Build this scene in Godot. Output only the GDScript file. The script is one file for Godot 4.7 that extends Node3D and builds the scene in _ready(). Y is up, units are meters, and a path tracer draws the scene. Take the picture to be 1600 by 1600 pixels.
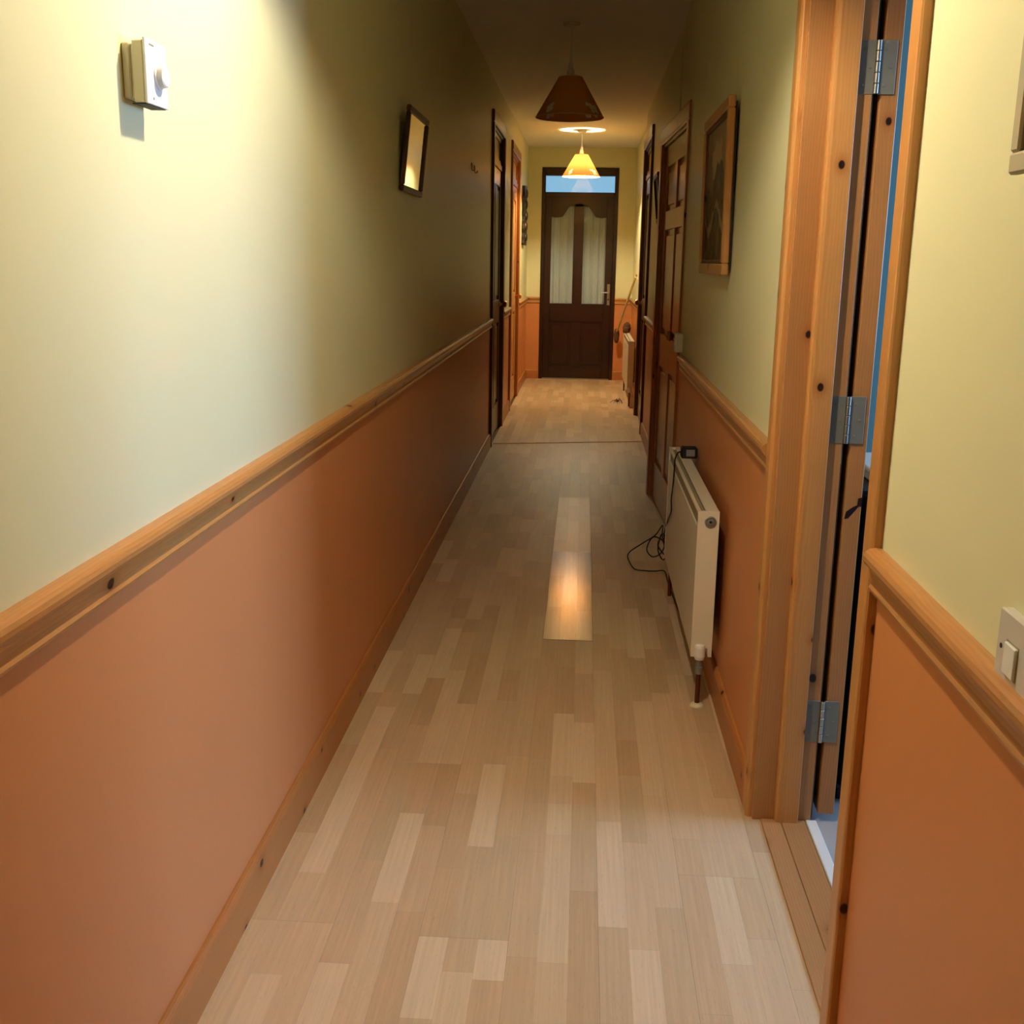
extends Node3D
# A long corridor: cream walls over orange wainscot paint, pine trim, beech laminate floor.
# Camera stands at the origin looking down -z; x = 0 is under the lens.

const XL := -0.672          # corridor face of the wall on the -x side
const XA := 0.455           # corridor face of the +x wall, near run
const XB := 0.49            # middle run
const XC := 0.54            # last run
const ZF := -12.70          # end wall
const ZB := 1.30            # wall behind the camera
const CEIL := 2.58
const SPLIT := 0.90         # where orange paint meets cream, behind the dado rail

var M := {}
var names := {}
var rng := RandomNumberGenerator.new()
var uvo := Vector2.ZERO

# ------------------------------------------------------------------ helpers
func numbered(n: String) -> String:
	names[n] = names.get(n, -1) + 1
	return n if names[n] == 0 else "%s_%03d" % [n, names[n]]

func meta(o: Node, label := "", category := "", group := "", kind := ""):
	if label: o.set_meta("label", label)
	if category: o.set_meta("category", category)
	if group: o.set_meta("group", group)
	if kind: o.set_meta("kind", kind)

func thing(called: String, label: String, category: String, at := Vector3.ZERO, group := "", kind := "") -> Node3D:
	var o := Node3D.new()
	o.name = numbered(called)
	add_child(o)
	o.position = at
	meta(o, label, category, group, kind)
	return o

func begin() -> SurfaceTool:
	var st := SurfaceTool.new()
	st.begin(Mesh.PRIMITIVE_TRIANGLES)
	uvo = Vector2(rng.randf() * 3.0, rng.randf() * 5.0)
	return st

func done(st: SurfaceTool, called: String, m: Material, parent: Node = null) -> MeshInstance3D:
	var o := MeshInstance3D.new()
	o.mesh = st.commit()
	o.material_override = m
	o.cast_shadow = GeometryInstance3D.SHADOW_CASTING_SETTING_ON
	if parent:
		o.name = called
		parent.add_child(o, true)
	else:
		o.name = numbered(called)
		add_child(o)
	return o

func vert(st: SurfaceTool, p: Vector3, n: Vector3, uv: Vector2):
	st.set_normal(n)
	st.set_uv(uv + uvo)
	st.add_vertex(p)

# flat polygon, turned so that it faces "out"; UV in metres, v along axis ax
func poly(st: SurfaceTool, pts: Array, out: Vector3, ax: int):
	var n: Vector3 = (pts[1] - pts[0]).cross(pts[2] - pts[0])
	if n.length() < 1e-12:
		n = (pts[2] - pts[0]).cross(pts[pts.size() - 1] - pts[0])
	var q := pts.duplicate()
	if n.dot(out) < 0.0:
		q.reverse()
		n = -n
	n = n.normalized()
	var o1 := (ax + 1) % 3
	var o2 := (ax + 2) % 3
	for k in range(1, q.size() - 1):
		for i in [0, k + 1, k]:
			var p: Vector3 = q[i]
			vert(st, p, n, Vector2(p[o1] + p[o2], p[ax]))

# box with chamfered edges
func cbox(st: SurfaceTool, a: Vector3, b: Vector3, bev := 0.002, ax := 1):
	var lo := Vector3(minf(a.x, b.x), minf(a.y, b.y), minf(a.z, b.z))
	var hi := Vector3(maxf(a.x, b.x), maxf(a.y, b.y), maxf(a.z, b.z))
	var c := (lo + hi) * 0.5
	var h := (hi - lo) * 0.5
	var bv := minf(bev, minf(h.x, minf(h.y, h.z)) * 0.45)
	for x in 3:
		var y := (x + 1) % 3
		var z := (x + 2) % 3
		for s in [-1.0, 1.0]:
			var f := []
			for t in [[-1, -1], [1, -1], [1, 1], [-1, 1]]:
				var p := Vector3.ZERO
				p[x] = s * h[x]
				p[y] = t[0] * (h[y] - bv)
				p[z] = t[1] * (h[z] - bv)
				f.append(c + p)
			var o := Vector3.ZERO
			o[x] = s
			poly(st, f, o, ax)
		if bv > 0.0:
			for s in [-1.0, 1.0]:
				for t in [-1.0, 1.0]:
					var f := []
					for k in [[0, -1], [0, 1], [1, 1], [1, -1]]:
						var p := Vector3.ZERO
						p[x] = k[1] * (h[x] - bv)
						p[y] = s * (h[y] - (bv if k[0] == 1 else 0.0))
						p[z] = t * (h[z] - (0.0 if k[0] == 1 else bv))
						f.append(c + p)
					var o := Vector3.ZERO
					o[y] = s
					o[z] = t
					poly(st, f, o, ax)
	if bv > 0.0:
		for sx in [-1.0, 1.0]:
			for sy in [-1.0, 1.0]:
				for sz in [-1.0, 1.0]:
					var s := Vector3(sx, sy, sz)
					var f := []
					for k in 3:
						var p := Vector3.ZERO
						for j in 3:
							p[j] = s[j] * (h[j] - (0.0 if j == k else bv))
						f.append(c + p)
					poly(st, f, s, ax)

func box(called: String, m: Material, a: Vector3, b: Vector3, parent: Node = null, bev := 0.002, ax := 1) -> MeshInstance3D:
	var st := begin()
	cbox(st, a, b, bev, ax)
	return done(st, called, m, parent)

# 2-D outline swept along dir; ex and ey place the outline's axes
func extrude(st: SurfaceTool, prof: Array, o: Vector3, ex: Vector3, ey: Vector3, dir: Vector3):
	var n := prof.size()
	var area := 0.0
	for i in n:
		var a: Vector2 = prof[i]
		var b: Vector2 = prof[(i + 1) % n]
		area += a.x * b.y - b.x * a.y
	var sgn := signf(area)
	var run := 0.0
	var len := dir.length()
	for i in n:
		var a: Vector2 = prof[i]
		var b: Vector2 = prof[(i + 1) % n]
		var e := b - a
		var o2 := Vector2(e.y, -e.x) * sgn
		var out := (ex * o2.x + ey * o2.y).normalized()
		var p := [o + ex * a.x + ey * a.y, o + ex * b.x + ey * b.y]
		var q := [p[0], p[1], p[1] + dir, p[0] + dir]
		var uv := [Vector2(run, 0), Vector2(run + e.length(), 0), Vector2(run + e.length(), len), Vector2(run, len)]
		var nn: Vector3 = (q[1] - q[0]).cross(q[2] - q[0])
		var order := [0, 2, 1, 0, 3, 2] if nn.dot(out) > 0.0 else [0, 1, 2, 0, 2, 3]
		for k in order:
			vert(st, q[k], out, uv[k])
		run += e.length()
	var packed := PackedVector2Array()
	for a in prof:
		packed.append(a)
	var tri := Geometry2D.triangulate_polygon(packed)
	for s in [0, 1]:
		var out := dir.normalized() * (1.0 if s == 1 else -1.0)
		for t in range(0, tri.size(), 3):
			var q := []
			for k in 3:
				var a: Vector2 = prof[tri[t + k]]
				q.append(o + ex * a.x + ey * a.y + dir * float(s))
			var nn: Vector3 = (q[1] - q[0]).cross(q[2] - q[0])
			var order := [0, 2, 1] if nn.dot(out) > 0.0 else [0, 1, 2]
			for k in order:
				var a2: Vector2 = prof[tri[t + k]]
				vert(st, q[k], out, a2)

# profile of (radius, height) points turned about a vertical axis
func lathe(st: SurfaceTool, prof: Array, c: Vector3, segs := 32, up := Vector3.UP):
	var ex := up.cross(Vector3(0.31, 0.2, 0.93)).normalized()
	var ey := up.cross(ex).normalized()
	for i in range(prof.size() - 1):
		var a: Vector2 = prof[i]
		var b: Vector2 = prof[i + 1]
		var e := b - a
		if e.length() < 1e-7: continue
		var n2 := Vector2(e.y, -e.x).normalized()
		for k in segs:
			var q := []
			var nn := []
			var uv := []
			for t in [[0, k], [1, k], [1, k + 1], [0, k + 1]]:
				var ang := TAU * float(t[1]) / segs
				var r := ex * cos(ang) + ey * sin(ang)
				var p2: Vector2 = b if t[0] == 1 else a
				q.append(c + r * p2.x + up * p2.y)
				nn.append((r * n2.x + up * n2.y).normalized())
				uv.append(Vector2(float(t[1]) / segs, float(i + t[0]) / (prof.size() - 1)))
			var g: Vector3 = (q[1] - q[0]).cross(q[2] - q[0])
			if g.length() < 1e-12: g = (q[2] - q[0]).cross(q[3] - q[0])
			var order := [0, 2, 1, 0, 3, 2] if g.dot(nn[0] + nn[2]) > 0.0 else [0, 1, 2, 0, 2, 3]
			for j in order:
				st.set_normal(nn[j])
				st.set_uv(uv[j])
				st.add_vertex(q[j])

func tube(st: SurfaceTool, pts: Array, r: float, sides := 8, taper := 1.0):
	var n := pts.size()
	var rings := []
	var ref := Vector3(0.2, 0.9, 0.37).normalized()
	for i in n:
		var t: Vector3 = (pts[mini(i + 1, n - 1)] - pts[maxi(i - 1, 0)]).normalized()
		var u := t.cross(ref).normalized()
		var v := t.cross(u).normalized()
		var rr := r * lerpf(1.0, taper, float(i) / maxf(1.0, n - 1))
		var ring := []
		for k in sides:
			var a := TAU * k / sides
			var d := u * cos(a) + v * sin(a)
			ring.append([pts[i] + d * rr, d])
		rings.append(ring)
	for i in range(n - 1):
		for k in sides:
			var a = rings[i][k]
			var b = rings[i][(k + 1) % sides]
			var c = rings[i + 1][(k + 1) % sides]
			var d = rings[i + 1][k]
			var g: Vector3 = (b[0] - a[0]).cross(c[0] - a[0])
			var seq := [a, c, b, a, d, c] if g.dot(a[1]) > 0.0 else [a, b, c, a, c, d]
			for w in seq:
				st.set_normal(w[1])
				st.set_uv(Vector2.ZERO)
				st.add_vertex(w[0])
	for s in [0, n - 1]:
		var out: Vector3 = (pts[1] - pts[0]).normalized() * -1.0 if s == 0 else (pts[n - 1] - pts[n - 2]).normalized()
		var f := []
		for w in rings[s]: f.append(w[0])
		poly(st, f, out, 1)

func smooth_path(pts: Array, step := 0.012) -> Array:
	var c := Curve3D.new()
	c.bake_interval = step
	for i in pts.size():
		var t: Vector3 = (pts[mini(i + 1, pts.size() - 1)] - pts[maxi(i - 1, 0)]) / 6.0
		c.add_point(pts[i], -t, t)
	var out := []
	for p in c.get_baked_points(): out.append(p)
	return out

# ------------------------------------------------------------------ materials
func mat(c: Color, rough := 0.6, spec := 0.5, metal := 0.0) -> StandardMaterial3D:
	var m := StandardMaterial3D.new()
	m.albedo_color = c
	m.roughness = rough
	m.metallic_specular = spec
	m.metallic = metal
	return m

func tex_from(img: Image) -> ImageTexture:
	return ImageTexture.create_from_image(img)

# knotty pine: tile is 0.25 m across and 2 m along
func pine_image(sd: int, knots: int) -> Image:
	var w := 192
	var h := 1024
	var img := Image.create(w, h, false, Image.FORMAT_RGB8)
	var fn := FastNoiseLite.new()
	fn.seed = sd
	fn.frequency = 1.0
	fn.fractal_octaves = 3
	var r := RandomNumberGenerator.new()
	r.seed = sd * 7 + 1
	var ks := []
	for i in knots:
		ks.append([Vector2(r.randf() * 0.25, (i + r.randf()) / knots * 2.0), r.randf_range(0.0055, 0.0095)])
	for y in h:
		for x in w:
			var px := 0.25 * x / w
			var py := 2.0 * y / h
			# wrap both ways
			var ax := TAU * px / 0.25
			var bend := 0.0
			var knot := 0.0
			var halo := 0.0
			for k in ks:
				var d: Vector2 = Vector2(px, py) - k[0]
				if d.x > 0.125: d.x -= 0.25
				if d.x < -0.125: d.x += 0.25
				if absf(d.y) > 0.12: continue
				var rad: float = k[1]
				var q := Vector2(d.x / rad, d.y / (rad * 1.35))
				var l := q.length()
				if l < 1.0: knot = maxf(knot, clampf((1.0 - l) * 4.0, 0.0, 1.0))
				halo = maxf(halo, exp(-l * l * 0.25) * 0.6)
				bend += signf(d.x) * rad * 0.9 * exp(-d.y * d.y / (rad * rad * 14.0)) * exp(-absf(d.x) / (rad * 4.0))
			var g := fn.get_noise_3d(cos(ax) * 0.35, sin(ax) * 0.35, sin(TAU * py / 2.0) * 0.35 + 7.0)
			var rings := sin((px - bend) * 900.0 + g * 16.0 + fn.get_noise_2d(py * 1.6, px * 3.0) * 5.0)
			var fine := fn.get_noise_2d((px - bend) * 700.0, py * 9.0)
			var t := 0.5 + 0.14 * rings + 0.2 * fine + 0.35 * g
			var c := Color(0.84, 0.67, 0.46).lerp(Color(0.73, 0.54, 0.34), clampf(t, 0.0, 1.0))
			c = c.lerp(Color(0.60, 0.38, 0.20), halo)
			c = c.lerp(Color(0.16, 0.07, 0.04), knot)
			img.set_pixel(x, y, c)
	return img

func grain_image(sd: int) -> Image:
	var w := 256
	var h := 512
	var img := Image.create(w, h, false, Image.FORMAT_RGB8)
	var fn := FastNoiseLite.new()
	fn.seed = sd
	fn.frequency = 1.0
	fn.fractal_octaves = 3
	for y in h:
		for x in w:
			var a := TAU * x / w
			var b := TAU * y / h
			var g := fn.get_noise_3d(cos(a) * 9.0, sin(a) * 9.0, sin(b) * 1.2)
			var f := fn.get_noise_3d(cos(a) * 26.0 + 50.0, sin(a) * 26.0, cos(b) * 2.5)
			var pore := 1.0 if fn.get_noise_2d(x * 0.9, y * 0.09) > 0.52 else 0.0
			var t := clampf(0.95 + 0.045 * g + 0.03 * f - 0.04 * pore, 0.0, 1.0)
			img.set_pixel(x, y, Color(t, t * 0.985, t * 0.96))
	return img

func wood(tex: Texture2D, tint: Color, rough: float, spec := 0.5) -> StandardMaterial3D:
	var m := mat(tint, rough, spec)
	m.albedo_texture = tex
	m.uv1_scale = Vector3(4.0, 0.5, 1.0)
	return m

func relief(m: StandardMaterial3D, freq: float, strength: float, scale: float):
	var nt := NoiseTexture2D.new()
	var fn := FastNoiseLite.new()
	fn.seed = 11
	fn.frequency = freq
	fn.fractal_octaves = 3
	nt.noise = fn
	nt.width = 512
	nt.height = 512
	nt.seamless = true
	nt.as_normal_map = true
	nt.bump_strength = 4.0
	m.normal_enabled = true
	m.normal_texture = nt
	m.normal_scale = strength
	m.uv1_triplanar = true
	m.uv1_world_triplanar = true
	m.uv1_scale = Vector3.ONE * scale

func make_materials():
	var p1 := tex_from(pine_image(3, 9))
	var p2 := tex_from(pine_image(8, 7))
	M.pine = wood(p1, Color(0.96, 0.885, 0.75), 0.34)
	M.pine_b = wood(p2, Color(0.88, 0.80, 0.70), 0.36)
	M.pine_pale = wood(p2, Color(1.0, 0.98, 0.92), 0.55, 0.3)
	M.pine_threshold = wood(p1, Color(0.84, 0.79, 0.74), 0.5, 0.4)
	M.pine_brown = wood(p2, Color(0.82, 0.65, 0.50), 0.28)
	M.pine_shaded = wood(p2, Color(0.44, 0.31, 0.25), 0.28)  # same pine stain, with the shade on the dim doors put into the colour
	M.pine_skirt = wood(p1, Color(0.90, 0.76, 0.60), 0.4)
	M.mahogany = wood(p2, Color(0.21, 0.135, 0.12), 0.32)
	M.cream = mat(Color(0.875, 0.86, 0.68), 0.40, 0.45)
	relief(M.cream, 0.05, 0.03, 2.2)
	M.orange = mat(Color(0.805, 0.53, 0.315), 0.40, 0.45)
	relief(M.orange, 0.05, 0.03, 2.2)
	M.ceiling = mat(Color(0.93, 0.91, 0.85), 0.85, 0.3)
	relief(M.ceiling, 0.06, 0.1, 2.0)
	M.blue = mat(Color(0.38, 0.48, 0.45), 0.8, 0.3)
	M.carpet = mat(Color(0.62, 0.60, 0.58), 0.95, 0.1)
	M.white = mat(Color(0.87, 0.85, 0.80), 0.35)
	M.white_rad = mat(Color(0.86, 0.82, 0.72), 0.32)
	M.grille = mat(Color(0.58, 0.54, 0.42), 0.45)
	M.plastic = mat(Color(0.90, 0.89, 0.85), 0.38)
	M.plastic_old = mat(Color(0.85, 0.81, 0.68), 0.45)
	M.switch = mat(Color(0.80, 0.77, 0.72), 0.35)
	M.black = mat(Color(0.035, 0.033, 0.035), 0.45)
	M.black_soft = mat(Color(0.05, 0.045, 0.045), 0.8, 0.2)
	M.slot = mat(Color(0.12, 0.11, 0.09), 0.7)
	M.silver = mat(Color(0.72, 0.71, 0.68), 0.3, 0.5, 1.0)
	M.steel = mat(Color(0.50, 0.50, 0.46), 0.45, 0.5, 0.25)
	M.brass = mat(Color(0.72, 0.52, 0.24), 0.3, 0.5, 1.0)
	M.copper = mat(Color(0.42, 0.24, 0.16), 0.35, 0.5, 0.8)
	M.label_grey = mat(Color(0.48, 0.48, 0.46), 0.5)
	M.frame_dark = wood(p2, Color(0.30, 0.21, 0.15), 0.4)
	M.frame_black = wood(p2, Color(0.16, 0.10, 0.08), 0.45)
	M.frame_gilt = wood(p1, Color(0.92, 0.86, 0.74), 0.42)
	M.frame_inner = wood(p2, Color(0.50, 0.40, 0.30), 0.5)
	M.frame_worn = mat(Color(0.70, 0.66, 0.54), 0.75, 0.2)
	M.mirror = mat(Color(0.86, 0.88, 0.86), 0.02, 0.5, 1.0)
	M.glass = mat(Color(0.9, 0.95, 0.95, 0.08), 0.02)
	M.glass.transparency = BaseMaterial3D.TRANSPARENCY_ALPHA
	M.curtain = mat(Color(0.70, 0.74, 0.72), 0.9, 0.1)
	M.cord = mat(Color(0.85, 0.83, 0.75), 0.5)
	M.stick = mat(Color(0.86, 0.78, 0.58), 0.5)
	M.cloth_dark = mat(Color(0.36, 0.27, 0.20), 0.95, 0.1)
	M.sprig = mat(Color(0.30, 0.22, 0.09), 0.8)
	# beech-print laminate, one tone for each printed strip; every finish has the same tones
	var gt := tex_from(grain_image(21))
	var tones := [Color(0.860, 0.760, 0.615), Color(0.835, 0.725, 0.575), Color(0.810, 0.695, 0.545), Color(0.850, 0.745, 0.600), Color(0.790, 0.675, 0.525), Color(0.825, 0.715, 0.570), Color(0.885, 0.790, 0.650), Color(0.810, 0.710, 0.565)]
	M.strips = []
	M.strips_gloss = []
	M.strips_satin = []
	M.tones = tones
	for c in tones:
		for k in 3:
			var m := mat(c, 0.42, 0.5)
			if k == 1: m = mat(c, 0.14, 0.6)
			if k == 2: m = mat(c, 0.30, 0.5)
			m.albedo_texture = gt
			m.uv1_triplanar = true
			m.uv1_world_triplanar = true
			m.uv1_scale = Vector3(2.0, 2.0, 0.45)
			[M.strips, M.strips_gloss, M.strips_satin][k].append(m)
	M.plank = mat(Color.WHITE, 0.42, 0.5)
	M.plank.albedo_texture = gt
	M.plank.uv1_triplanar = true
	M.plank.uv1_world_triplanar = true
	M.plank.uv1_scale = Vector3(2.0, 2.0, 0.45)
	M.plank.vertex_color_use_as_albedo = true
	M.core = mat(Color(0.42, 0.33, 0.22), 0.7, 0.3)

# ------------------------------------------------------------------ setting
func wall_run(upper: SurfaceTool, lower: SurfaceTool, x0: float, x1: float, z0: float, z1: float, y0: float):
	# one solid piece of wall between z0 and z1, from y0 to the ceiling, cut at the paint line
	if y0 < SPLIT:
		cbox(lower, Vector3(x0, y0, z0), Vector3(x1, SPLIT, z1), 0.0)
		cbox(upper, Vector3(x0, SPLIT, z0), Vector3(x1, CEIL, z1), 0.0)
	else:
		cbox(upper, Vector3(x0, y0, z0), Vector3(x1, CEIL, z1), 0.0)

# runs: [face x, z start, z end]; holes: [z near, z far, head height]
func side_wall(called: String, label: String, runs: Array, holes: Array, s: float, thick: float):
	var root := thing(called, label, "wall", Vector3.ZERO, "", "structure")
	var up := begin()
	var lo := begin()
	for r in runs:
		var z: float = r[1]
		var x0: float = r[0]
		var x1: float = r[3] if r.size() > 3 else x0 + s * thick
		for h in holes:
			if h[0] <= z and h[1] >= r[2]:
				if z - h[0] > 0.001:
					wall_run(up, lo, x0, x1, z, h[0], 0.0)
				if h.size() > 3:
					# a head cut on the skew, following the door below it
					extrude(up, [Vector2(x0, h[0]), Vector2(x0 + h[3], h[1]), Vector2(x1, h[1]), Vector2(x1, h[0])], Vector3(0, h[2], 0), Vector3(1, 0, 0), Vector3(0, 0, 1), Vector3(0, CEIL - h[2], 0))
				else:
					wall_run(up, lo, x0, x1, h[0], h[1], h[2])
				if h[2] != 2.10:
					wall_run(up, lo, x1, x1 + s * 0.05, h[0] + 0.1, h[1] - 0.1, 0.0)  # unseen skin added behind the closed doors to shut out the sky
				z = h[1]
		if z - r[2] > 0.001:
			wall_run(up, lo, x0, x1, z, r[2], 0.0)
	done(up, "upper_wall", M.cream, root)
	done(lo, "lower_wall", M.orange, root)

func dado_profile() -> Array:
	# (out from the wall, height): ogee-like chair rail
	return [Vector2(0, 0.868), Vector2(0.008, 0.868), Vector2(0.013, 0.872), Vector2(0.0145, 0.877), Vector2(0.012, 0.882), Vector2(0.0115, 0.890), Vector2(0.0135, 0.900), Vector2(0.018, 0.908), Vector2(0.0235, 0.913), Vector2(0.0265, 0.919), Vector2(0.0265, 0.926), Vector2(0.0235, 0.932), Vector2(0.018, 0.936), Vector2(0.010, 0.938), Vector2(0, 0.938)]

func skirt_profile() -> Array:
	return [Vector2(0, 0), Vector2(0.0145, 0), Vector2(0.0145, 0.088), Vector2(0.0125, 0.096), Vector2(0.008, 0.102), Vector2(0.004, 0.104), Vector2(0, 0.104)]

func along_wall(called: String, prof: Array, m: Material, xw: float, s: float, z0: float, z1: float, label: String, cat: String):
	var st := begin()
	extrude(st, prof, Vector3(xw, 0, z0), Vector3(-s, 0, 0), Vector3(0, 1, 0), Vector3(0, 0, z1 - z0))
	var o := done(st, called, m)
	meta(o, label, cat, "", "structure")

func across_wall(called: String, prof: Array, m: Material, x0: float, x1: float, label: String, cat: String):
	var st := begin()
	extrude(st, prof, Vector3(x0, 0, ZF), Vector3(0, 0, 1), Vector3(0, 1, 0), Vector3(x1 - x0, 0, 0))
	var o := done(st, called, m)
	meta(o, label, cat, "", "structure")

func build_floor():
	var root := thing("floor", "beech-print laminate floor of narrow pale strips", "floor", Vector3.ZERO, "", "structure")
	box("subfloor", M.core, Vector3(XL - 0.25, -0.06, ZB), Vector3(0.60, -0.009, ZF - 0.2), root, 0.0)
	box("subfloor", M.core, Vector3(0.60, -0.06, -4.72), Vector3(0.80, -0.009, ZF - 0.2), root, 0.0)
	var r := RandomNumberGenerator.new()
	r.seed = 5
	var W := 0.183
	var L := 1.227
	# row k spans x from -0.116 + k*W; joints repeat every L from the offset
	var offs := {-4: 0.2, -3: 3.20, -2: 3.95, -1: 4.40, 0: 3.751, 1: 4.15, 2: 3.45, 3: 3.9}
	for k in range(-3, 4):
		var x0 := -0.116 + k * W
		var x1 := minf(x0 + W, XC + 0.005)
		var zj: float = -offs[k]
		while zj < ZB: zj += L
		while zj > ZF:
			var z0 := minf(zj, ZB)
			var z1 := maxf(zj - L, ZF)
			zj -= L
			if z0 - z1 < 0.02: continue
			var xe := x1
			if k == 3: xe = XC + 0.002
			var shiny := k == 0 and z0 < -3.7 and z0 > -6.1
			var glossy := shiny and z0 > -4.0
			var lift := 0.0016 if k == 0 and absf(z0 + 3.751) < 0.01 else (0.0008 if shiny else 0.0)
			var gap := 0.0007 if shiny else 0.00015
			var near := z1 < -1.35 and z0 > -6.35
			# printed strips: three across, two or three blocks along
			var blocks := []
			for s in 3:
				var a := x0 + s * W / 3.0
				var b := minf(a + W / 3.0, xe)
				if k == 3 and s == 2: b = xe
				if a >= xe: break
				var cuts := [z0]
				var cz := z0 - r.randf_range(0.12, 0.42)
				while cz > z1 + 0.1:
					cuts.append(cz)
					cz -= r.randf_range(0.34, 0.50)
				cuts.append(z1)
				for i in range(cuts.size() - 1):
					blocks.append([a, b, cuts[i], cuts[i + 1], r.randi() % M.tones.size()])
			if near:
				var plank := box("plank", M.core, Vector3(x0, -0.009, z0), Vector3(xe, -0.0012 + lift, z1), root, 0.0, 2)
				for b in blocks:
					var st := begin()
					var ea := gap if absf(b[0] - x0) < 1e-4 else 0.0
					var eb := gap if absf(b[1] - xe) < 1e-4 else 0.0
					var ec := gap if absf(b[2] - z0) < 1e-4 else 0.0
					var ed := gap if absf(b[3] - z1) < 1e-4 else 0.0
					cbox(st, Vector3(b[0] + ea, -0.0012 + lift, b[2] - ec), Vector3(b[1] - eb, lift, b[3] + ed), 0.0009 if lift > 0.001 else 0.0003, 2)
					done(st, "strip", (M.strips_gloss if glossy else (M.strips_satin if shiny else M.strips))[b[4]], plank)
			else:
				var st := begin()
				st.set_color(Color.WHITE)
				for b in blocks:
					st.set_color(M.tones[b[4]].srgb_to_linear())
					poly(st, [Vector3(b[0] + gap * 0.5, 0, b[2]), Vector3(b[1], 0, b[2]), Vector3(b[1], 0, b[3]), Vector3(b[0] + gap * 0.5, 0, b[3])], Vector3.UP, 2)
				st.set_color(Color(0.15, 0.10, 0.05))
				var lo := Vector3(x0 + gap, -0.009, z1 + gap)
				var hi := Vector3(xe - gap, 0.0, z0 - gap)
				poly(st, [Vector3(lo.x, lo.y, hi.z), Vector3(hi.x, lo.y, hi.z), Vector3(hi.x, hi.y, hi.z), Vector3(lo.x, hi.y, hi.z)], Vector3(0, 0, 1), 2)
				poly(st, [Vector3(lo.x, lo.y, lo.z), Vector3(hi.x, lo.y, lo.z), Vector3(hi.x, hi.y, lo.z), Vector3(lo.x, hi.y, lo.z)], Vector3(0, 0, -1), 2)
				poly(st, [Vector3(lo.x, lo.y, lo.z), Vector3(lo.x, lo.y, hi.z), Vector3(lo.x, hi.y, hi.z), Vector3(lo.x, hi.y, lo.z)], Vector3(-1, 0, 0), 2)
				poly(st, [Vector3(hi.x, lo.y, lo.z), Vector3(hi.x, lo.y, hi.z), Vector3(hi.x, hi.y, hi.z), Vector3(hi.x, hi.y, lo.z)], Vector3(1, 0, 0), 2)
				done(st, "plank", M.plank, root)

# architrave cross-section: x = across its width from the opening, y = out from the wall
func arch_profile(w: float, t: float) -> Array:
	return [Vector2(0, 0), Vector2(0, t * 0.55), Vector2(w * 0.03, t * 0.72), Vector2(w * 0.09, t * 0.88), Vector2(w * 0.17, t * 0.98), Vector2(w * 0.25, t), Vector2(w * 0.88, t), Vector2(w * 0.95, t * 0.93), Vector2(w, t * 0.75), Vector2(w, 0)]

func architraves(root: Node3D, m: Material, xw: float, s: float, z0: float, z1: float, head: float, w := 0.075, t := 0.02, rev := 0.006):
	# z0 is the near edge of the opening (larger z), z1 the far edge
	for side in [[z0 - rev, 1.0], [z1 + rev, -1.0]]:
		var st := begin()
		var zz: float = side[0]
		extrude(st, arch_profile(w, t), Vector3(xw, 0, zz), Vector3(0, 0, side[1]), Vector3(-s, 0, 0), Vector3(0, head - rev, 0))
		done(st, "architrave", m, root)
	var st2 := begin()
	extrude(st2, arch_profile(w, t), Vector3(xw, head - rev, z1 + rev - w), Vector3(0, 1, 0), Vector3(-s, 0, 0), Vector3(0, 0, (z0 - z1) - rev * 2 + w * 2))
	done(st2, "architrave", m, root)

func linings(root: Node3D, m: Material, xa: float, xb: float, z0: float, z1: float, head: float, t := 0.02):
	for side in [[z0, z0 - t], [z1, z1 + t]]:
		box("jamb", m, Vector3(xa, 0, side[0]), Vector3(xb, head, side[1]), root, 0.0015, 1)
	box("jamb_head", m, Vector3(xa, head - t, z0 - t), Vector3(xb, head, z1 + t), root, 0.0015, 2)

# interior door set in a side wall, closed
func skew(root: Node3D, p: Vector3, a: float):
	root.transform = Transform3D(Basis.IDENTITY, p) * Transform3D(Basis(Vector3.UP, a), Vector3.ZERO) * Transform3D(Basis.IDENTITY, -p)

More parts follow.
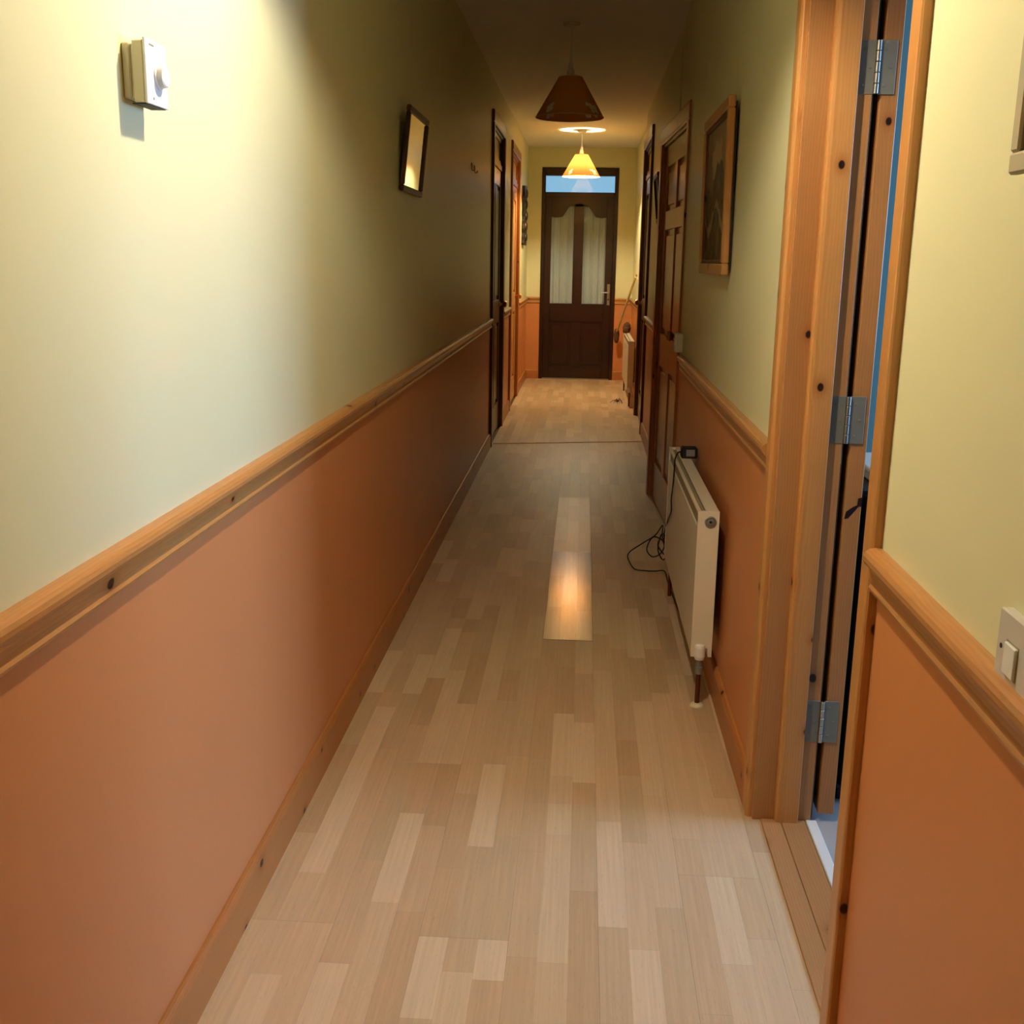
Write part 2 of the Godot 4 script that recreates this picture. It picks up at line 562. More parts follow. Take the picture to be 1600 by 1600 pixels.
func side_door(called: String, label: String, xw: float, s: float, z0: float, z1: float, head: float, leaf_top: float, m_frame: Material, m_leaf: Material, recess: float, knob_far: bool, tall := false):
	var root := thing(called, label, "door", Vector3.ZERO, "", "structure")
	if tall: skew(root, Vector3(xw, 0, z0), 0.038)
	architraves(root, m_frame, xw, s, z0, z1, head, 0.085, 0.013 if tall else 0.02)
	linings(root, m_frame, xw, xw + s * 0.135, z0, z1, head)
	var t := 0.02
	var a := z0 - t - 0.003
	var b := z1 + t + 0.003
	var xf := xw + s * recess             # face of the leaf towards the corridor
	if leaf_top < head - 0.1:
		box("transom_bar", m_frame, Vector3(xw + s * 0.004, leaf_top, z0 - t), Vector3(xw + s * 0.10, leaf_top + 0.045, z1 + t), root, 0.004, 2)
		var fr := begin()
		cbox(fr, Vector3(xf, leaf_top + 0.045, a), Vector3(xf + s * 0.03, leaf_top + 0.075, b), 0.003, 2)
		cbox(fr, Vector3(xf, head - t - 0.03, a), Vector3(xf + s * 0.03, head - t, b), 0.003, 2)
		cbox(fr, Vector3(xf, leaf_top + 0.075, a), Vector3(xf + s * 0.03, head - t - 0.03, a - 0.03), 0.003, 1)
		cbox(fr, Vector3(xf, leaf_top + 0.075, b + 0.03), Vector3(xf + s * 0.03, head - t - 0.03, b), 0.003, 1)
		done(fr, "transom_frame", m_frame, root)
		box("transom_panel", m_leaf, Vector3(xf + s * 0.010, leaf_top + 0.07, a - 0.025), Vector3(xf + s * 0.022, head - t - 0.025, b + 0.025), root, 0.0, 2)
	var leaf := Node3D.new()
	leaf.name = "leaf"
	root.add_child(leaf, true)
	var w := a - b
	var bot := 0.008
	var st_w := 0.105
	var zm := (a + b) * 0.5
	var top := leaf_top - 0.003 if leaf_top < head - 0.1 else head - t - 0.003
	var th := s * 0.04
	box("stile", m_leaf, Vector3(xf, bot, a), Vector3(xf + th, top, a - st_w), leaf, 0.002, 1)
	box("stile", m_leaf, Vector3(xf, bot, b + st_w), Vector3(xf + th, top, b), leaf, 0.002, 1)
	var rails := [[bot, 0.22], [0.86, 1.04], [top - 0.12, top]]
	if tall: rails = [[bot, 0.22], [0.78, 0.96], [1.52, 1.62], [top - 0.11, top]]
	for q in rails:
		box("rail", m_leaf, Vector3(xf, q[0], a - st_w), Vector3(xf + th, q[1], b + st_w), leaf, 0.002, 2)
	for i in range(rails.size() - 1):
		var y0: float = rails[i][1]
		var y1: float = rails[i + 1][0]
		box("muntin", m_leaf, Vector3(xf, y0, zm + 0.05), Vector3(xf + th, y1, zm - 0.05), leaf, 0.002, 1)
		for q in [[a - st_w, zm + 0.05], [zm - 0.05, b + st_w]]:
			var st := begin()
			# fielded panel: a thin sheet with a raised middle
			cbox(st, Vector3(xf + s * 0.014, y0, q[0]), Vector3(xf + s * 0.026, y1, q[1]), 0.0, 1)
			cbox(st, Vector3(xf + s * 0.006, y0 + 0.03, q[0] - 0.03), Vector3(xf + s * 0.016, y1 - 0.03, q[1] + 0.03), 0.008, 1)
			done(st, "panel", m_leaf, leaf)
	var zk := b + 0.06 if knob_far else a - 0.06
	var kn := begin()
	lathe(kn, [Vector2(0.0, -0.002), Vector2(0.026, -0.002), Vector2(0.026, 0.005), Vector2(0.010, 0.008), Vector2(0.009, 0.028), Vector2(0.020, 0.036), Vector2(0.026, 0.048), Vector2(0.020, 0.060), Vector2(0.0, 0.064)], Vector3(xf, 1.0, zk), 20, Vector3(-s, 0, 0))
	done(kn, "knob", M.brass, root)

func hinge(root: Node3D, y0: float, y1: float, zj: float):
	# opened flat: one plate on the jamb, one on the edge of the leaf, knuckle between
	var h := Node3D.new()
	h.name = "hinge"
	root.add_child(h, true)
	for q in [[0.5645, 0.5985], [0.6085, 0.6430]]:
		var st := begin()
		cbox(st, Vector3(q[0], y0, zj - 0.001), Vector3(q[1], y1, zj + 0.0016), 0.0006, 1)
		done(st, "hinge_plate", M.steel, h)
		for k in 3:
			var sc := begin()
			lathe(sc, [Vector2(0.0034, 0.0), Vector2(0.003, 0.0008), Vector2(0.0, 0.0011)], Vector3((q[0] + q[1]) * 0.5 + (0.006 if k == 1 else -0.005), lerpf(y0, y1, 0.16 + 0.34 * k), zj + 0.0016), 10, Vector3(0, 0, 1))
			done(sc, "screw", M.steel, h)
	for k in 5:
		var st := begin()
		var a := lerpf(y0, y1, k / 5.0) + 0.0006
		var b := lerpf(y0, y1, (k + 1) / 5.0) - 0.0006
		lathe(st, [Vector2(0.0, a), Vector2(0.0048, a), Vector2(0.0053, a + 0.0006), Vector2(0.0053, b - 0.0006), Vector2(0.0048, b), Vector2(0.0, b)], Vector3(0.6035, 0, zj + 0.004), 14)
		done(st, "knuckle", M.silver, h)

func near_door():
	var root := thing("door_2", "open varnished pine door folded back into the blue room, its hinge edge showing", "door", Vector3.ZERO, "", "structure")
	var z0 := -1.645
	var z1 := -2.515
	var head := 2.10
	architraves(root, M.pine, XA, 1.0, z0, z1, head, 0.055, 0.016, 0.010)
	linings(root, M.pine_b, XA, 0.598, z0, z1, head, 0.022)
	var zj := z1 + 0.022
	# door stops, with a rounded corner towards the corridor
	for side in [[zj, 1.0], [z0 - 0.022, -1.0]]:
		var st := begin()
		extrude(st, [Vector2(0.507, 0), Vector2(0.507, 0.008), Vector2(0.5085, 0.0125), Vector2(0.512, 0.0165), Vector2(0.518, 0.0185), Vector2(0.526, 0.019), Vector2(0.562, 0.019), Vector2(0.563, 0.018), Vector2(0.563, 0)], Vector3(0, 0, side[0]), Vector3(1, 0, 0), Vector3(0, 0, side[1]), Vector3(0, head - 0.022, 0))
		done(st, "door_stop", M.pine, root)
	box("door_stop", M.pine, Vector3(0.507, head - 0.041, z0 - 0.022), Vector3(0.563, head - 0.022, zj), root, 0.003, 2)
	# leaf swung right round, flat behind the wall
	box("leaf", M.pine_b, Vector3(0.6155, 0.022, zj - 0.002), Vector3(0.6535, 2.07, zj - 0.83), root, 0.0015, 1)
	# the torn splinter in the edge of the leaf
	var cr := begin()
	extrude(cr, [Vector2(0.617, 0.775), Vector2(0.626, 0.777), Vector2(0.640, 0.795), Vector2(0.648, 0.806), Vector2(0.6535, 0.804), Vector2(0.6535, 0.827), Vector2(0.645, 0.824), Vector2(0.644, 0.808), Vector2(0.634, 0.803), Vector2(0.620, 0.792)], Vector3(0, 0, zj - 0.0025), Vector3(1, 0, 0), Vector3(0, 1, 0), Vector3(0, 0, 0.0012))
	var crack := done(cr, "torn_patch", M.mahogany, root)
	meta(crack, "dark torn splinter in the edge of the door")
	for y in [[0.215, 0.322], [0.952, 1.060], [1.704, 1.812]]:
		hinge(root, y[0], y[1], zj)

func threshold():
	var root := thing("door_threshold", "knotty pine threshold boards set in the near doorway", "threshold", Vector3(0.54, 0, -2.1))
	var zs := [-1.668, -2.492]
	var xs := [0.474, 0.523, 0.585]
	for i in 2:
		var st := begin()
		cbox(st, Vector3(xs[i] - 0.54 + 0.0006, -0.008, zs[0] + 2.1), Vector3(xs[i + 1] - 0.54 - 0.0006, 0.004, zs[1] + 2.1), 0.0015, 2)
		done(st, "board", M.pine_threshold, root)
	var st2 := begin()
	cbox(st2, Vector3(0.5855 - 0.54, -0.008, zs[0] + 2.1), Vector3(0.612 - 0.54, 0.006, zs[1] + 2.1), 0.002, 2)
	done(st2, "edging_strip", M.white, root)

func front_door():
	var root := thing("door_1", "dark mahogany front door with two arched glass panes and a blue fanlight", "door", Vector3.ZERO, "", "structure")
	var m: Material = M.mahogany
	var zf := ZF + 0.012
	var zb := ZF - 0.075
	# frame
	box("frame_post", m, Vector3(-0.515, 0, zf), Vector3(-0.473, 2.365, zb), root, 0.004, 1)
	box("frame_post", m, Vector3(0.303, 0, zf), Vector3(0.345, 2.365, zb), root, 0.004, 1)
	box("frame_head", m, Vector3(-0.473, 2.275, zf), Vector3(0.303, 2.365, zb), root, 0.004, 0)
	box("transom_bar", m, Vector3(-0.473, 2.045, zf), Vector3(0.303, 2.098, zb), root, 0.004, 0)
	box("fanlight_pane", M.glass, Vector3(-0.473, 2.098, ZF - 0.03), Vector3(0.303, 2.275, ZF - 0.034), root, 0.0, 0)
	box("sill", M.silver, Vector3(-0.473, 0.0, zf + 0.01), Vector3(0.303, 0.012, zb), root, 0.002, 0)
	# leaf
	var a := ZF - 0.004
	var b := ZF - 0.05
	var L := -0.473
	var R := 0.303
	box("stile", m, Vector3(L, 0.011, a), Vector3(-0.400, 2.045, b), root, 0.003, 1)
	box("stile", m, Vector3(0.222, 0.011, a), Vector3(R, 2.045, b), root, 0.003, 1)
	box("bottom_rail", m, Vector3(-0.400, 0.011, a), Vector3(0.222, 0.14, b), root, 0.003, 0)
	box("lock_rail", m, Vector3(-0.400, 0.665, a), Vector3(0.222, 0.867, b), root, 0.003, 0)
	box("muntin", m, Vector3(-0.145, 0.14, a), Vector3(-0.035, 0.665, b), root, 0.003, 1)
	box("muntin", m, Vector3(-0.145, 0.867, a), Vector3(-0.035, 1.975, b), root, 0.003, 1)
	# top rail with an ogee cut over each pane
	var og := func(t: float) -> float:
		if t < 0.42: return 1.828 - 0.006 * sin(PI * t / 0.42)
		if t > 0.86: return 1.945
		return lerpf(1.828, 1.945, smoothstep(0.0, 1.0, (t - 0.42) / 0.44))
	var prof := [Vector2(-0.400, 2.046), Vector2(-0.400, 1.828)]
	for i in range(1, 25):
		var t := i / 24.0
		prof.append(Vector2(lerpf(-0.400, -0.145, t), og.call(t)))
	for i in range(0, 25):
		var t := 1.0 - i / 24.0
		prof.append(Vector2(lerpf(0.222, -0.035, t), og.call(t)))
	prof.append(Vector2(0.222, 2.046))
	var st := begin()
	extrude(st, prof, Vector3(0, 0, b), Vector3(1, 0, 0), Vector3(0, 1, 0), Vector3(0, 0, a - b))
	done(st, "top_rail", m, root)
	for q in [[-0.400, -0.145], [-0.035, 0.222]]:
		var p := begin()
		cbox(p, Vector3(q[0], 0.14, a - 0.016), Vector3(q[1], 0.665, a - 0.030), 0.0, 1)
		cbox(p, Vector3(q[0] + 0.03, 0.17, a - 0.006), Vector3(q[1] - 0.03, 0.635, a - 0.018), 0.010, 1)
		done(p, "panel", m, root)
		box("panel_moulding", m, Vector3(q[0], 0.14, a - 0.004), Vector3(q[1], 0.15, a - 0.016), root, 0.003, 0)
		box("panel_moulding", m, Vector3(q[0], 0.655, a - 0.004), Vector3(q[1], 0.665, a - 0.016), root, 0.003, 0)
		box("glass_pane", M.glass, Vector3(q[0] - 0.005, 0.862, a - 0.022), Vector3(q[1] + 0.005, 1.96, a - 0.026), root, 0.0, 1)
	# lever handle on a long plate
	var h := Node3D.new()
	h.name = "handle"
	root.add_child(h, true)
	box("backplate", M.silver, Vector3(0.254, 0.855, a), Vector3(0.286, 1.093, a + 0.008), h, 0.003, 1)
	var lv := begin()
	tube(lv, smooth_path([Vector3(0.270, 0.998, a + 0.006), Vector3(0.270, 0.998, a + 0.045), Vector3(0.258, 0.998, a + 0.055), Vector3(0.215, 0.998, a + 0.055), Vector3(0.175, 0.990, a + 0.052)]), 0.0085, 10)
	done(lv, "lever", M.silver, h)
	var kl := begin()
	lathe(kl, [Vector2(0.0095, 0.0), Vector2(0.0095, 0.004), Vector2(0.0, 0.004)], Vector3(0.270, 0.92, a + 0.007), 12, Vector3(0, 0, 1))
	done(kl, "keyhole", M.slot, h)
	# curtains hung outside the glass
	for q in [[-0.435, -0.112, 0.3, "pale net curtain behind the glass pane on the hinge side of the front door"], [-0.070, 0.262, 1.9, "pale net curtain behind the glass pane beside the lever handle"]]:
		var c := begin()
		var n := 60
		for i in n:
			var f := []
			for k in [i, i + 1]:
				var t := float(k) / n
				var x := lerpf(q[0], q[1], t)
				f.append([x, -12.80 + 0.010 * sin(t * 31.0 + q[2]) + 0.006 * sin(t * 57.0 + q[2] * 2.0)])
			for sd in [0.0, -0.002]:
				poly(c, [Vector3(f[0][0], 0.84, f[0][1] + sd), Vector3(f[1][0], 0.84, f[1][1] + sd), Vector3(f[1][0], 2.0, f[1][1] + sd), Vector3(f[0][0], 2.0, f[0][1] + sd)], Vector3(0, 0, 1.0 if sd == 0.0 else -1.0), 1)
		meta(done(c, "net_curtain", M.curtain), q[3], "curtain", "front door curtains")

# ------------------------------------------------------------------ lamps
func shade_image() -> Image:
	var w := 512
	var h := 128
	var img := Image.create(w, h, false, Image.FORMAT_RGB8)
	img.fill(Color(0.87, 0.61, 0.30))
	var r := RandomNumberGenerator.new()
	r.seed = 4
	# printed sprays of white daisies above the lower edge
	for g in 4:
		for f in 9:
			var c := Vector2((g * 0.25 + 0.074) * w + r.randf_range(-19, 19), r.randf_range(10, 36))
			for pt in 6:
				var a := TAU * pt / 6.0
				var pc := c + Vector2(cos(a) * 3.6, sin(a) * 4.2)
				for y in range(-4, 5):
					for x in range(-4, 5):
						if x * x + y * y < 9:
							img.set_pixel(posmod(int(pc.x) + x, w), clampi(int(pc.y) + y, 0, h - 1), Color(0.99, 0.95, 0.86))
	return img

func pendant(label: String, at: Vector3, lit: Color, energy: float, rim_y: float, shade_m: Material):
	# at.y is the ceiling
	var root := thing("pendant_lamp", label, "lamp", at, "ceiling pendants along the corridor")
	var st := begin()
	lathe(st, [Vector2(0.0, -0.028), Vector2(0.020, -0.028), Vector2(0.040, -0.020), Vector2(0.048, -0.006), Vector2(0.048, 0.0)], Vector3.ZERO, 28)
	done(st, "ceiling_rose", M.plastic_old, root)
	var rim := rim_y - at.y
	var top := rim + 0.205
	st = begin()
	tube(st, [Vector3(0, -0.026, 0), Vector3(0, top + 0.075, 0)], 0.0035, 8)
	done(st, "cord", M.cord, root)
	st = begin()
	lathe(st, [Vector2(0.0, top + 0.078), Vector2(0.009, top + 0.076), Vector2(0.014, top + 0.040), Vector2(0.020, top + 0.034), Vector2(0.020, top - 0.02), Vector2(0.016, top - 0.045), Vector2(0.0, top - 0.045)], Vector3.ZERO, 20)
	done(st, "lampholder", M.plastic, root)
	st = begin()
	var pr := []
	for i in 9:
		var t := i / 8.0
		pr.append(Vector2(lerpf(0.185, 0.064, t), lerpf(rim, top, t)))
	lathe(st, pr, Vector3.ZERO, 56)
	done(st, "shade", shade_m, root)
	st = begin()
	for q in [[0.185, rim], [0.064, top]]:
		var ring := []
		for i in 57:
			var a := TAU * i / 56.0
			ring.append(Vector3(cos(a) * q[0], q[1], sin(a) * q[0]))
		tube(st, ring, 0.0022, 6)
	for k in 3:
		var a := TAU * k / 3.0
		tube(st, [Vector3(cos(a) * 0.018, top - 0.002, sin(a) * 0.018), Vector3(cos(a) * 0.064, top, sin(a) * 0.064)], 0.0018, 5)
	done(st, "shade_wire", M.plastic_old, root)
	st = begin()
	lathe(st, [Vector2(0.020, top - 0.004), Vector2(0.047, top - 0.004), Vector2(0.047, top - 0.0015), Vector2(0.020, top - 0.0015)], Vector3.ZERO, 28)
	done(st, "added_baffle_ring", M.plastic_old, root)  # added ring inside the shade top, cuts the light thrown onto the ceiling
	st = begin()
	var bp := []
	for i in 15:
		var t := i / 14.0
		var a := PI * t
		bp.append(Vector2(maxf(0.0, 0.030 * sin(a) if t < 0.55 else lerpf(0.030 * sin(PI * 0.55), 0.013, (t - 0.55) / 0.45)), rim + 0.075 - 0.030 * cos(a) + 0.03 * t))
	lathe(st, bp, Vector3.ZERO, 20)
	var bm := mat(Color(0.92, 0.92, 0.90), 0.4)
	if energy > 0.0:
		bm.emission_enabled = true
		bm.emission = lit
		bm.emission_energy_multiplier = 16.0
	done(st, "bulb", bm, root)
	if energy > 0.0:
		var l := OmniLight3D.new()
		l.name = "bulb_light"
		root.add_child(l)
		l.position = Vector3(0, rim + 0.085, 0)
		l.light_color = lit
		l.light_energy = energy
		l.light_size = 0.028
		l.omni_range = 25.0
		l.omni_attenuation = 2.0
		l.shadow_enabled = true

# ------------------------------------------------------------------ things
func radiator(called_label: String, cat_group: String, x0: float, x1: float, z0: float, z1: float, y0: float, y1: float, xw: float, detail: bool):
	var o := Vector3((x0 + x1) * 0.5, 0, z0)
	var root := thing("radiator", called_label, "radiator", o, cat_group)
	var a := Vector3(x0, y0, z0) - o
	var b := Vector3(x1, y1, z1) - o
	var t := 0.012
	# front and rear panels, side cheeks, top grille
	box("front_panel", M.white_rad, Vector3(a.x, a.y, a.z - t), Vector3(a.x + t, b.y - 0.050, b.z + t), root, 0.004)
	box("rear_panel", M.white_rad, Vector3(b.x - t, a.y, a.z - t), Vector3(b.x, b.y - 0.01, b.z + t), root, 0.003)
	for e in [[a.z, a.z - t], [b.z, b.z + t]]:
		var st := begin()
		# cheek with two small feet at its lower edge
		extrude(st, [Vector2(a.x - 0.001, b.y), Vector2(a.x - 0.001, a.y), Vector2(a.x + 0.011, a.y), Vector2(a.x + 0.014, a.y + 0.028), Vector2(b.x - 0.014, a.y + 0.028), Vector2(b.x - 0.011, a.y), Vector2(b.x, a.y), Vector2(b.x, b.y)], Vector3(0, 0, e[1]), Vector3(1, 0, 0), Vector3(0, 1, 0), Vector3(0, 0, e[0] - e[1]))
		done(st, "side_panel", M.white_rad, root)
	box("top_panel", M.white_rad, Vector3(a.x + 0.024, b.y - 0.008, a.z - t), Vector3(b.x, b.y, b.z + t), root, 0.002, 2)
	box("top_edge", M.white_rad, Vector3(a.x - 0.001, b.y - 0.012, a.z - t), Vector3(a.x + 0.010, b.y - 0.001, b.z + t), root, 0.003, 2)
	box("grille_strip", M.grille, Vector3(a.x + 0.010, b.y - 0.014, a.z - t), Vector3(a.x + 0.024, b.y - 0.008, b.z + t), root, 0.001, 2)
	box("grille_strip", M.grille, Vector3(a.x + 0.004, b.y - 0.052, a.z - t), Vector3(a.x + 0.009, b.y - 0.011, b.z + t), root, 0.001, 2)
	if detail:
		var v := begin()
		var c := Vector3(0.398 - o.x, 0.590, a.z)
		lathe(v, [Vector2(0.0175, -0.002), Vector2(0.0175, 0.003), Vector2(0.0145, 0.0045), Vector2(0.0135, 0.0015), Vector2(0.010, 0.0015), Vector2(0.0095, 0.005), Vector2(0.005, 0.006), Vector2(0.0045, 0.003), Vector2(0.0, 0.003)], c, 24, Vector3(0, 0, 1))
		done(v, "bleed_plug", M.steel, root)
		var n := begin()
		lathe(n, [Vector2(0.0045, 0.0032), Vector2(0.0, 0.0032)], c, 14, Vector3(0, 0, 1))
		done(n, "plug_hole", M.slot, root)
	# valve and pipe at the near end
	var px := lerpf(a.x, b.x, 0.42)
	var pz := a.z - 0.03
	var vv := begin()
	lathe(vv, [Vector2(0.0, 0.048), Vector2(0.014, 0.046), Vector2(0.0165, 0.038), Vector2(0.0165, 0.010), Vector2(0.014, 0.0), Vector2(0.0, 0.0)], Vector3(px, a.y - 0.006, pz + 0.034), 20)
	done(vv, "valve_cap", M.plastic, root)
	vv = begin()
	lathe(vv, [Vector2(0.0, 0.0), Vector2(0.011, 0.0), Vector2(0.011, -0.022), Vector2(0.014, -0.024), Vector2(0.014, -0.046), Vector2(0.010, -0.048), Vector2(0.0, -0.048)], Vector3(px, a.y - 0.006, pz + 0.034), 6)
	done(vv, "valve_body", M.steel, root)
	vv = begin()
	tube(vv, [Vector3(px, a.y - 0.05, pz + 0.034), Vector3(px, -0.002, pz + 0.034)], 0.0078, 14)
	done(vv, "pipe", M.copper, root)
	vv = begin()
	lathe(vv, [Vector2(0.008, 0.011), Vector2(0.014, 0.010), Vector2(0.021, 0.004), Vector2(0.022, 0.0), Vector2(0.0, 0.0)], Vector3(px, 0.0, pz + 0.034), 20)
	done(vv, "pipe_collar", M.plastic_old, root)
	vv = begin()
	tube(vv, [Vector3(px, a.y + 0.005, pz + 0.034), Vector3(px, a.y + 0.02, pz)], 0.009, 10)
	done(vv, "elbow", M.steel, root)
	# far pipe
	vv = begin()
	tube(vv, [Vector3(px, a.y + 0.04, b.z + 0.02), Vector3(px, -0.002, b.z + 0.02)], 0.0078, 12)
	done(vv, "pipe", M.copper, root)
	# wall brackets
	for f in [0.18, 0.82]:
		box("bracket", M.steel, Vector3(b.x, a.y + 0.06, lerpf(a.z, b.z, f)), Vector3(xw - o.x, b.y - 0.08, lerpf(a.z, b.z, f) - 0.03), root, 0.001)

func frame_box(root: Node3D, m: Material, w: float, h: float, fw: float, d: float):
	# four frame bars in the root's own plane: x across, y up, z out from the wall
	box("frame_bar", m, Vector3(-w / 2, h / 2 - fw, 0), Vector3(w / 2, h / 2, d), root, 0.004, 0)
	box("frame_bar", m, Vector3(-w / 2, -h / 2, 0), Vector3(w / 2, -h / 2 + fw, d), root, 0.004, 0)
	box("frame_bar", m, Vector3(-w / 2, -h / 2 + fw, 0), Vector3(-w / 2 + fw, h / 2 - fw, d), root, 0.004, 1)
	box("frame_bar", m, Vector3(w / 2 - fw, -h / 2 + fw, 0), Vector3(w / 2, h / 2 - fw, d), root, 0.004, 1)

# picture or mirror on a side wall: s = -1 on the -x wall, +1 on the +x wall; tilt leans the top out
func hang(root: Node3D, xw: float, s: float, z0: float, z1: float, y0: float, y1: float, tilt: float):
	var b := Basis(Vector3.UP, -s * PI / 2.0) * Basis(Vector3.RIGHT, tilt)
	var h := y1 - y0
	root.basis = b
	# bottom back edge sits on the wall
	root.position = Vector3(xw, y0, (z0 + z1) * 0.5) + b * Vector3(0, h * 0.5, 0.0)

func picture_image(kind: int) -> Image:
	var w := 256
	var h := 160
	var img := Image.create(w, h, false, Image.FORMAT_RGB8)
	var fn := FastNoiseLite.new()
	fn.seed = 30 + kind
	fn.frequency = 0.02
	fn.fractal_octaves = 4
	for y in h:
		for x in w:
			var t := float(y) / h
			var n := fn.get_noise_2d(x, y)
			var c: Color
			if kind == 0:
				# an old dim landscape: pale cloud, dark hill, pale rocks by brown water
				c = Color(0.60, 0.52, 0.40).lerp(Color(0.50, 0.44, 0.33), t * 1.6)
				if Vector2((x - 120) / 60.0, (y - 40) / 26.0).length() + n * 0.4 < 1.0: c = Color(0.68, 0.59, 0.46)
				if t > 0.38 + 0.12 * sin(x * 0.03) + n * 0.12: c = Color(0.35, 0.31, 0.23).lerp(Color(0.42, 0.40, 0.34), clampf(n * 2.0, 0, 1))
				if t > 0.62 + 0.06 * sin(x * 0.05 + 1.0): c = Color(0.25, 0.20, 0.13).lerp(Color(0.40, 0.36, 0.26), clampf(n * 2.5 + 0.2, 0, 1))
				if absf(t - 0.68 - 0.1 * sin(x * 0.035)) < 0.03 + n * 0.06: c = Color(0.58, 0.53, 0.42)
			elif kind == 1:
				c = Color(0.20, 0.17, 0.14).lerp(Color(0.36, 0.33, 0.28), clampf(0.5 + n * 1.5, 0, 1))
			else:
				c = Color(0.80, 0.78, 0.70).lerp(Color(0.66, 0.64, 0.55), clampf(0.5 + n * 1.2, 0, 1))
			img.set_pixel(x, y, c)
	return img

func art(kind: int, w: float, h: float) -> StandardMaterial3D:
	var m := mat(Color.WHITE, 0.55 if kind == 0 else 0.5, 0.3)
	m.albedo_texture = tex_from(picture_image(kind))
	return m

func sheet(called: String, m: Material, w: float, h: float, z: float, root: Node3D):
	# a thin upright card with the print on its face
	var st := begin()
	uvo = Vector2.ZERO
	var p := [Vector3(-w / 2, -h / 2, z), Vector3(w / 2, -h / 2, z), Vector3(w / 2, h / 2, z), Vector3(-w / 2, h / 2, z)]
	var uv := [Vector2(0, 1), Vector2(1, 1), Vector2(1, 0), Vector2(0, 0)]
	for i in [0, 2, 1, 0, 3, 2]: vert(st, p[i], Vector3(0, 0, 1), uv[i])
	for i in [0, 1, 2, 0, 2, 3]: vert(st, p[i] - Vector3(0, 0, 0.003), Vector3(0, 0, -1), uv[i])
	done(st, called, m, root)

